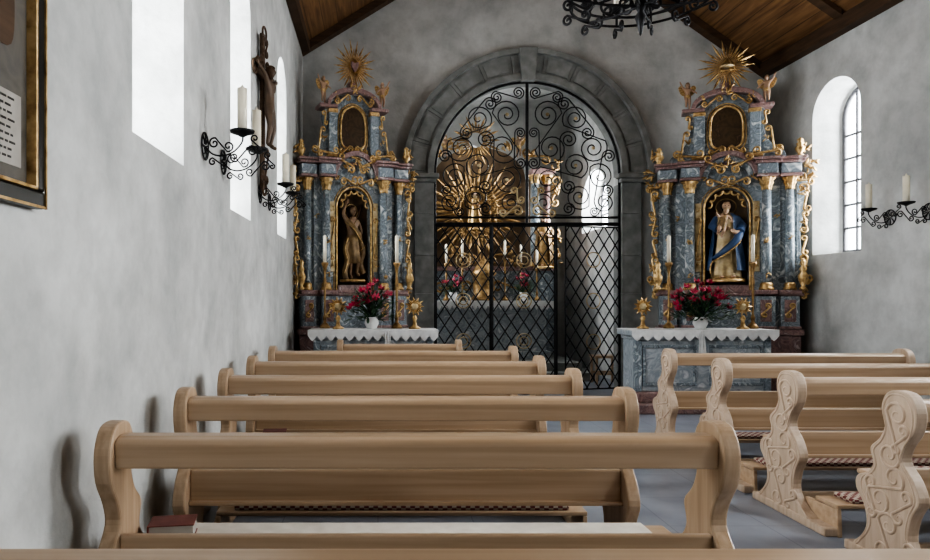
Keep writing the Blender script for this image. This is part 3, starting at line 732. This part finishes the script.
for s in(-1,1):
    for q in(sscroll((s*.15,2.68),.08,(s*.36,2.66),.06,1.2,1.2,flip=s),sscroll((s*.10,2.85),.06,(s*.2,2.98),.05,1.2,1.2,flip=-s)):
        L.append(([(p[0],-.04,p[1]) for p in q],[x*1.5 for x in taper(len(q))]))
strokes('gilt_crest',L,.011,goldpaint,G)
GL=empty('iron_gate_leaf',(AX+half-.02,YB-.09,0),(0,0,math.radians(14)))
lattice('leaf_lattice',GL,-.88,-.0,.06,TR-.06)
L=[([(-.44+.11*math.cos(t),-.02,z+.11*math.sin(t)) for t in[2*pi*i/24 for i in range(24)]],None,True) for z in(.75,1.35,1.95)]
strokes('leaf_rings',L,.008,goldpaint,GL)
# ------------------------------------------------------------ high altar
H=empty('high_altar',(1.98,0,0))
boxes('altar_steps',[(-1.6,1.7,11.3,14.3,0,.14),(-1.45,1.5,11.6,14.3,.14,.28)],stone,H,bevel=.01)
boxes('mensa_block',[(-1.15,1.15,12.3,13.0,.28,.42),(-1.08,1.08,12.36,13.0,.42,1.22)],greymarble,H,bevel=.012)
box('mensa_slab',-1.2,1.2,12.25,13.0,1.22,1.32,pinkmarble,H,bevel=.012)
lace('lace',-1.2,1.2,12.24,13.0,1.325,.16,H,26)
boxes('retable_base',[(-1.4,1.4,13.0,13.5,.28,1.9)],bluemarble,H,bevel=.012)
boxes('retable_cornice',[(-1.45,1.45,12.95,13.5,1.9,1.98),(-1.4,-.95,12.95,13.5,3.75,3.86),(.95,1.4,12.95,13.5,3.75,3.86)],pinkmarble,H,bevel=.012)
prism('retable_back',[(-1.0,1.98),(1.0,1.98),(1.0,3.7)]+arc(0,3.7,.9,0,pi,20,.62)+[(-1.0,3.7)],'y',13.3,13.45,nichem,H)
for s in(-1,1):
    column(H,s*1.05,13.1,1.98,3.75,.08,bluemarble,'col_a%d'%(s+2));column(H,s*1.28,13.15,1.98,3.75,.07,pinkmarble,'col_b%d'%(s+2))
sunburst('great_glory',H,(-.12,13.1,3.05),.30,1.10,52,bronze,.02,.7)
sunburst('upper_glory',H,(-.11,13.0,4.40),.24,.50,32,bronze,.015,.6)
Lg=[]
for s in(-1,1):
    for a,ra,b,rb,f in(((.2,2.1),.1,(.5,2.3),.08,1),((1.4,3.6),.1,(1.38,3.2),.08,1),((1.4,2.6),.1,(1.38,2.2),.1,-1),((.3,1.6),.1,(.8,1.6),.1,1),((1.2,4.0),.09,(.85,4.15),.08,-1)):
        q=sscroll((s*a[0],a[1]),ra,(s*b[0],b[1]),rb,1.3,1.3,flip=f*s);Lg.append(([(p[0],12.93,p[1]) for p in q],[x*1.2 for x in taper(len(q))]))
Lg.append(([(-.12+.30*math.cos(t),13.02,3.05+.38*math.sin(t)) for t in[2*pi*i/30 for i in range(30)]],None,True))
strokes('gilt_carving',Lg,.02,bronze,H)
bm=bmesh.new()
for k in range(26):
    a=2*pi*k/26
    leafcluster(bm,-.12+.38*math.cos(a),3.05+.46*math.sin(a),13.0,3,.06,.06)
for s in(-1,1):
    for (u,z) in((1.4,3.9),(1.4,3.4),(1.4,2.5),(1.4,2.1),(.6,2.1),(.9,4.1),(.5,4.25)):leafcluster(bm,s*u,z,12.9,9,.09,.06)
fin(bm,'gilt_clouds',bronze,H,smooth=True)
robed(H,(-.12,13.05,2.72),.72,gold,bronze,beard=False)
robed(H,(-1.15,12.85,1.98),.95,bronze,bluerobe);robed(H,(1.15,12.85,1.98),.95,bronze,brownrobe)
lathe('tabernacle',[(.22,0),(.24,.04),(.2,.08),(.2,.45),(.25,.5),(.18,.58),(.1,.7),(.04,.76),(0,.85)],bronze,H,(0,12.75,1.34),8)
for i,u in enumerate((-1.0,-.7,-.4,.4,.7,1.0)):
    candlestick(u,12.75,1.334,.55+.1*(3-abs(i-2.5)),.35,'altar_candlestick',par=H)
cherub(H,(-.7,12.95,4.05),.42,1,m=bronzeflesh);cherub(H,(.7,12.95,4.05),.42,-1,m=bronzeflesh)
for (x,y) in((1.38,12.5),(2.68,12.5)):lilies((x,y,1.335),.2,.3,10)
T=empty('wooden_stool',(3.68,11.05,0))
boxes('stool_mesh',[(-.2,.2,-.16,.16,.42,.46)]+[(sx*.17-.018,sx*.17+.018,sy*.13-.018,sy*.13+.018,0,.42) for sx in(-1,1) for sy in(-1,1)]+[(-.17,.17,-.14,-.12,.15,.19),(-.17,.17,.12,.14,.15,.19)],wood,T,bevel=.006)
# ------------------------------------------------------------ sconces
def sconce(y,side,z=2.38):
    x=XL if side<0 else XR
    P=empty('candle_sconce',(x,y,z),(0,0,0 if side<0 else pi))
    L=[]
    ring=[(.012,.085*math.cos(t),.0+.085*math.sin(t)) for t in[2*pi*i/24 for i in range(24)]]
    L.append((ring,None,True))
    for k in range(8):
        a=k*pi/4
        L.append(([(.012,.02*math.cos(a),.02*math.sin(a)),(.02,.055*math.cos(a+.3),.055*math.sin(a+.3)),(.012,.085*math.cos(a),.085*math.sin(a))],None))
    arm=catmull([(.01,0),(.06,-.05),(.13,-.06),(.2,-.03),(.25,.03),(.25,.09)],6,False)
    L.append(([(p[0],0,p[1]) for p in arm],None))
    for q in(sscroll((.07,.02),.035,(.16,.0),.035,1.3,1.3),sscroll((.2,-.07),.03,(.31,-.03),.035,1.2,1.3,flip=-1),sscroll((.13,-.1),.025,(.06,-.1),.025,1.1,1.1),sscroll((.33,.05),.025,(.36,-.03),.02,1.1,1.1,flip=-1)):
        L.append(([(p[0],0,p[1]) for p in q],None))
    strokes('scroll_arm',L,.0055,iron,P)
    lathe('drip_pan',[(.015,.06),(.03,.07),(.075,.085),(.08,.1),(.07,.095),(.03,.09),(.03,.1)],iron,P,(.25,0,0),16,fold=lambda a,z:1+.06*math.sin(8*a))
    lathe('candle',[(.032,.095),(.032,.37),(.012,.375),(.002,.395)],wax,P,(.25,0,0),16)
for y in(4.36,4.88,6.4,6.95):sconce(y,-1)
for y in(7.62,7.08):sconce(y,1,2.30)
# ------------------------------------------------------------ crucifix on wall
K=empty('wall_crucifix',(XL+.06,6.35,2.42),(0,0,math.radians(83)))
boxes('cross',[(-.03,.03,0,.04,0,1.45),(-.30,.30,0,.04,1.02,1.08)],beamwood,K,bevel=.008)
L=[]
for (u,z) in((0,1.45),(-.3,1.05),(.3,1.05),(0,.0)):
    L.append(([(u+.06*math.cos(t),.0,z+.06*math.sin(t)) for t in[2*pi*i/20 for i in range(20)]],None,True))
for s in(-1,1):
    for q in(sscroll((s*.10,1.16),.05,(s*.2,1.14),.04,1.2,1.2,flip=s),sscroll((s*.07,.1),.05,(s*.08,.35),.05,1.2,1.2,flip=s),sscroll((s*.07,1.28),.04,(s*.06,1.38),.04,1.2,1.2,flip=s)):
        L.append(([(p[0],0,p[1]) for p in q],None))
strokes('ornament',L,.01,beamwood,K)
c=empty('corpus',(0,-.05,.36),(0,0,0),K,(.78,.78,.78))
body(c,pmat('dark_carved_wood',[(.06,.035,.02),(.12,.075,.045)],8,.5),[(-.2,.0,.86),(-.32,.02,.9)],[(.2,0,.86),(.32,.02,.9)],(-.9,0,.3),(.9,0,.3),halo=False)
# ------------------------------------------------------------ framed picture (left wall)
F=empty('framed_picture',(XL,0,0))
y0,y1,z0,z1=1.45,2.21,1.70,2.75
fw=.055
boxes('frame',[(.005,.04,y0,y1,z0,z0+fw),(.005,.04,y0,y1,z1-fw,z1),(.005,.04,y0,y0+fw,z0+fw,z1-fw),(.005,.04,y1-fw,y1,z0+fw,z1-fw)],framedark,F,bevel=.008)
a=fw
boxes('gilt_slip',[(.01,.045,y0+a,y1-a,z0+a,z0+a+.012),(.01,.045,y0+a,y1-a,z1-a-.012,z1-a),(.01,.045,y0+a,y0+a+.012,z0+a,z1-a),(.01,.045,y1-a-.012,y1-a,z0+a,z1-a)],gold,F,bevel=.003)
boxes('gilt_edge',[(.04,.046,y0,y1,z0,z0+.008),(.04,.046,y1-.008,y1,z0,z1)],gold,F)
pic=pmat('faded_print',[(.06,.055,.045),(.11,.10,.085),(.045,.045,.05)],5,.5,dist=1)
box('print',.006,.012,y0+a,y1-a,z0+a,z1-a,pic,F)
box('text_panel',.0125,.015,y0+a+.04,y1-a-.05,z0+a+.06,z0+a+.28,paper,F)
Ltx=[]
for i in range(9):
    zz=z0+a+.08+i*.022;yy=y0+a+.06
    while yy<y1-a-.11:
        wl=random.uniform(.012,.04);Ltx.append((.0151,.0156,yy,min(yy+wl,y1-a-.07),zz,zz+.007));yy+=wl+.008
boxes('text_lines',Ltx,framedark,F)
prism('painted_figure',[(p[0]-.05,p[1]) for p in catmull([(2.0,2.18),(1.92,2.3),(1.93,2.45),(1.98,2.52),(1.99,2.6),(2.04,2.6),(2.05,2.52),(2.1,2.45),(2.12,2.3),(2.1,2.18)],4)],'x',.0125,.014,beamwood,F)
# ------------------------------------------------------------ chandelier
CZ=3.60
CH_=empty('iron_chandelier',(1.93,5.0,CZ))
R0=.50;L=[]
for rr,z in((R0,0),(R0,.07),(R0*.55,-.02)):
    L.append(([(rr*math.cos(t),rr*math.sin(t),z) for t in[2*pi*i/48 for i in range(48)]],None,True))
L.append(([(0,0,-.12),(0,0,1.3)],[1.6,1.6]))
for k in range(12):
    a=k*pi/6;ca,sa=math.cos(a),math.sin(a)
    L.append(([(R0*ca,R0*sa,0),(R0*ca,R0*sa,.12)],None))
    for q in(sscroll((R0-.1,-.03),.045,(R0+.03,-.05),.04,1.1,1.2,flip=-1),):
        L.append(([(p[0]*ca,p[0]*sa,p[1]) for p in q],None))
    if k%2==0:
        L.append(([(.0,0,-.05),(R0*.5*ca,R0*.5*sa,-.04),(R0*ca,R0*sa,0)],None))
        L.append(([(0,0,.75),(R0*.3*ca,R0*.3*sa,.45),(R0*ca,R0*sa,.07)],None))
        q=sscroll((.12,-.02),.06,(.3,.02),.05,1.2,1.2);L.append(([(p[0]*ca,p[0]*sa,p[1]) for p in q],None))
strokes('ironwork',L,.010,iron,CH_)
lathe('finial',[(.0,-.27),(.012,-.25),(.02,-.20),(.04,-.13),(.02,-.09),(.045,-.04),(.03,.02)],iron,CH_)
strokes('chain',[([(0,0,1.3),(0,0,RZ-CZ-.13)],None)],.012,iron,CH_)
for k in range(12):
    a=k*pi/6
    lathe('cup_%d'%k,[(.015,.1),(.055,.13),(.06,.15),(.03,.14)],iron,CH_,(R0*math.cos(a),R0*math.sin(a),0),12)
    lathe('candle_%d'%k,[(.022,.14),(.022,.36),(.004,.38)],wax,CH_,(R0*math.cos(a),R0*math.sin(a),0),12)
# ------------------------------------------------------------ camera
cam=bpy.data.cameras.new('camera');co=bpy.data.objects.new('camera',cam);C.collection.objects.link(co)
co.location=(0,0,1.42);co.rotation_euler=(pi/2,0,0)
cam.sensor_width=36;cam.lens=680/930*36;cam.shift_x=87/930;cam.shift_y=16/930;cam.clip_start=.05
C.scene.camera=co
C.scene.view_settings.view_transform='AgX'
try:C.scene.view_settings.look='AgX - High Contrast'
except Exception as e:print(e)
C.scene.view_settings.exposure=-0.15
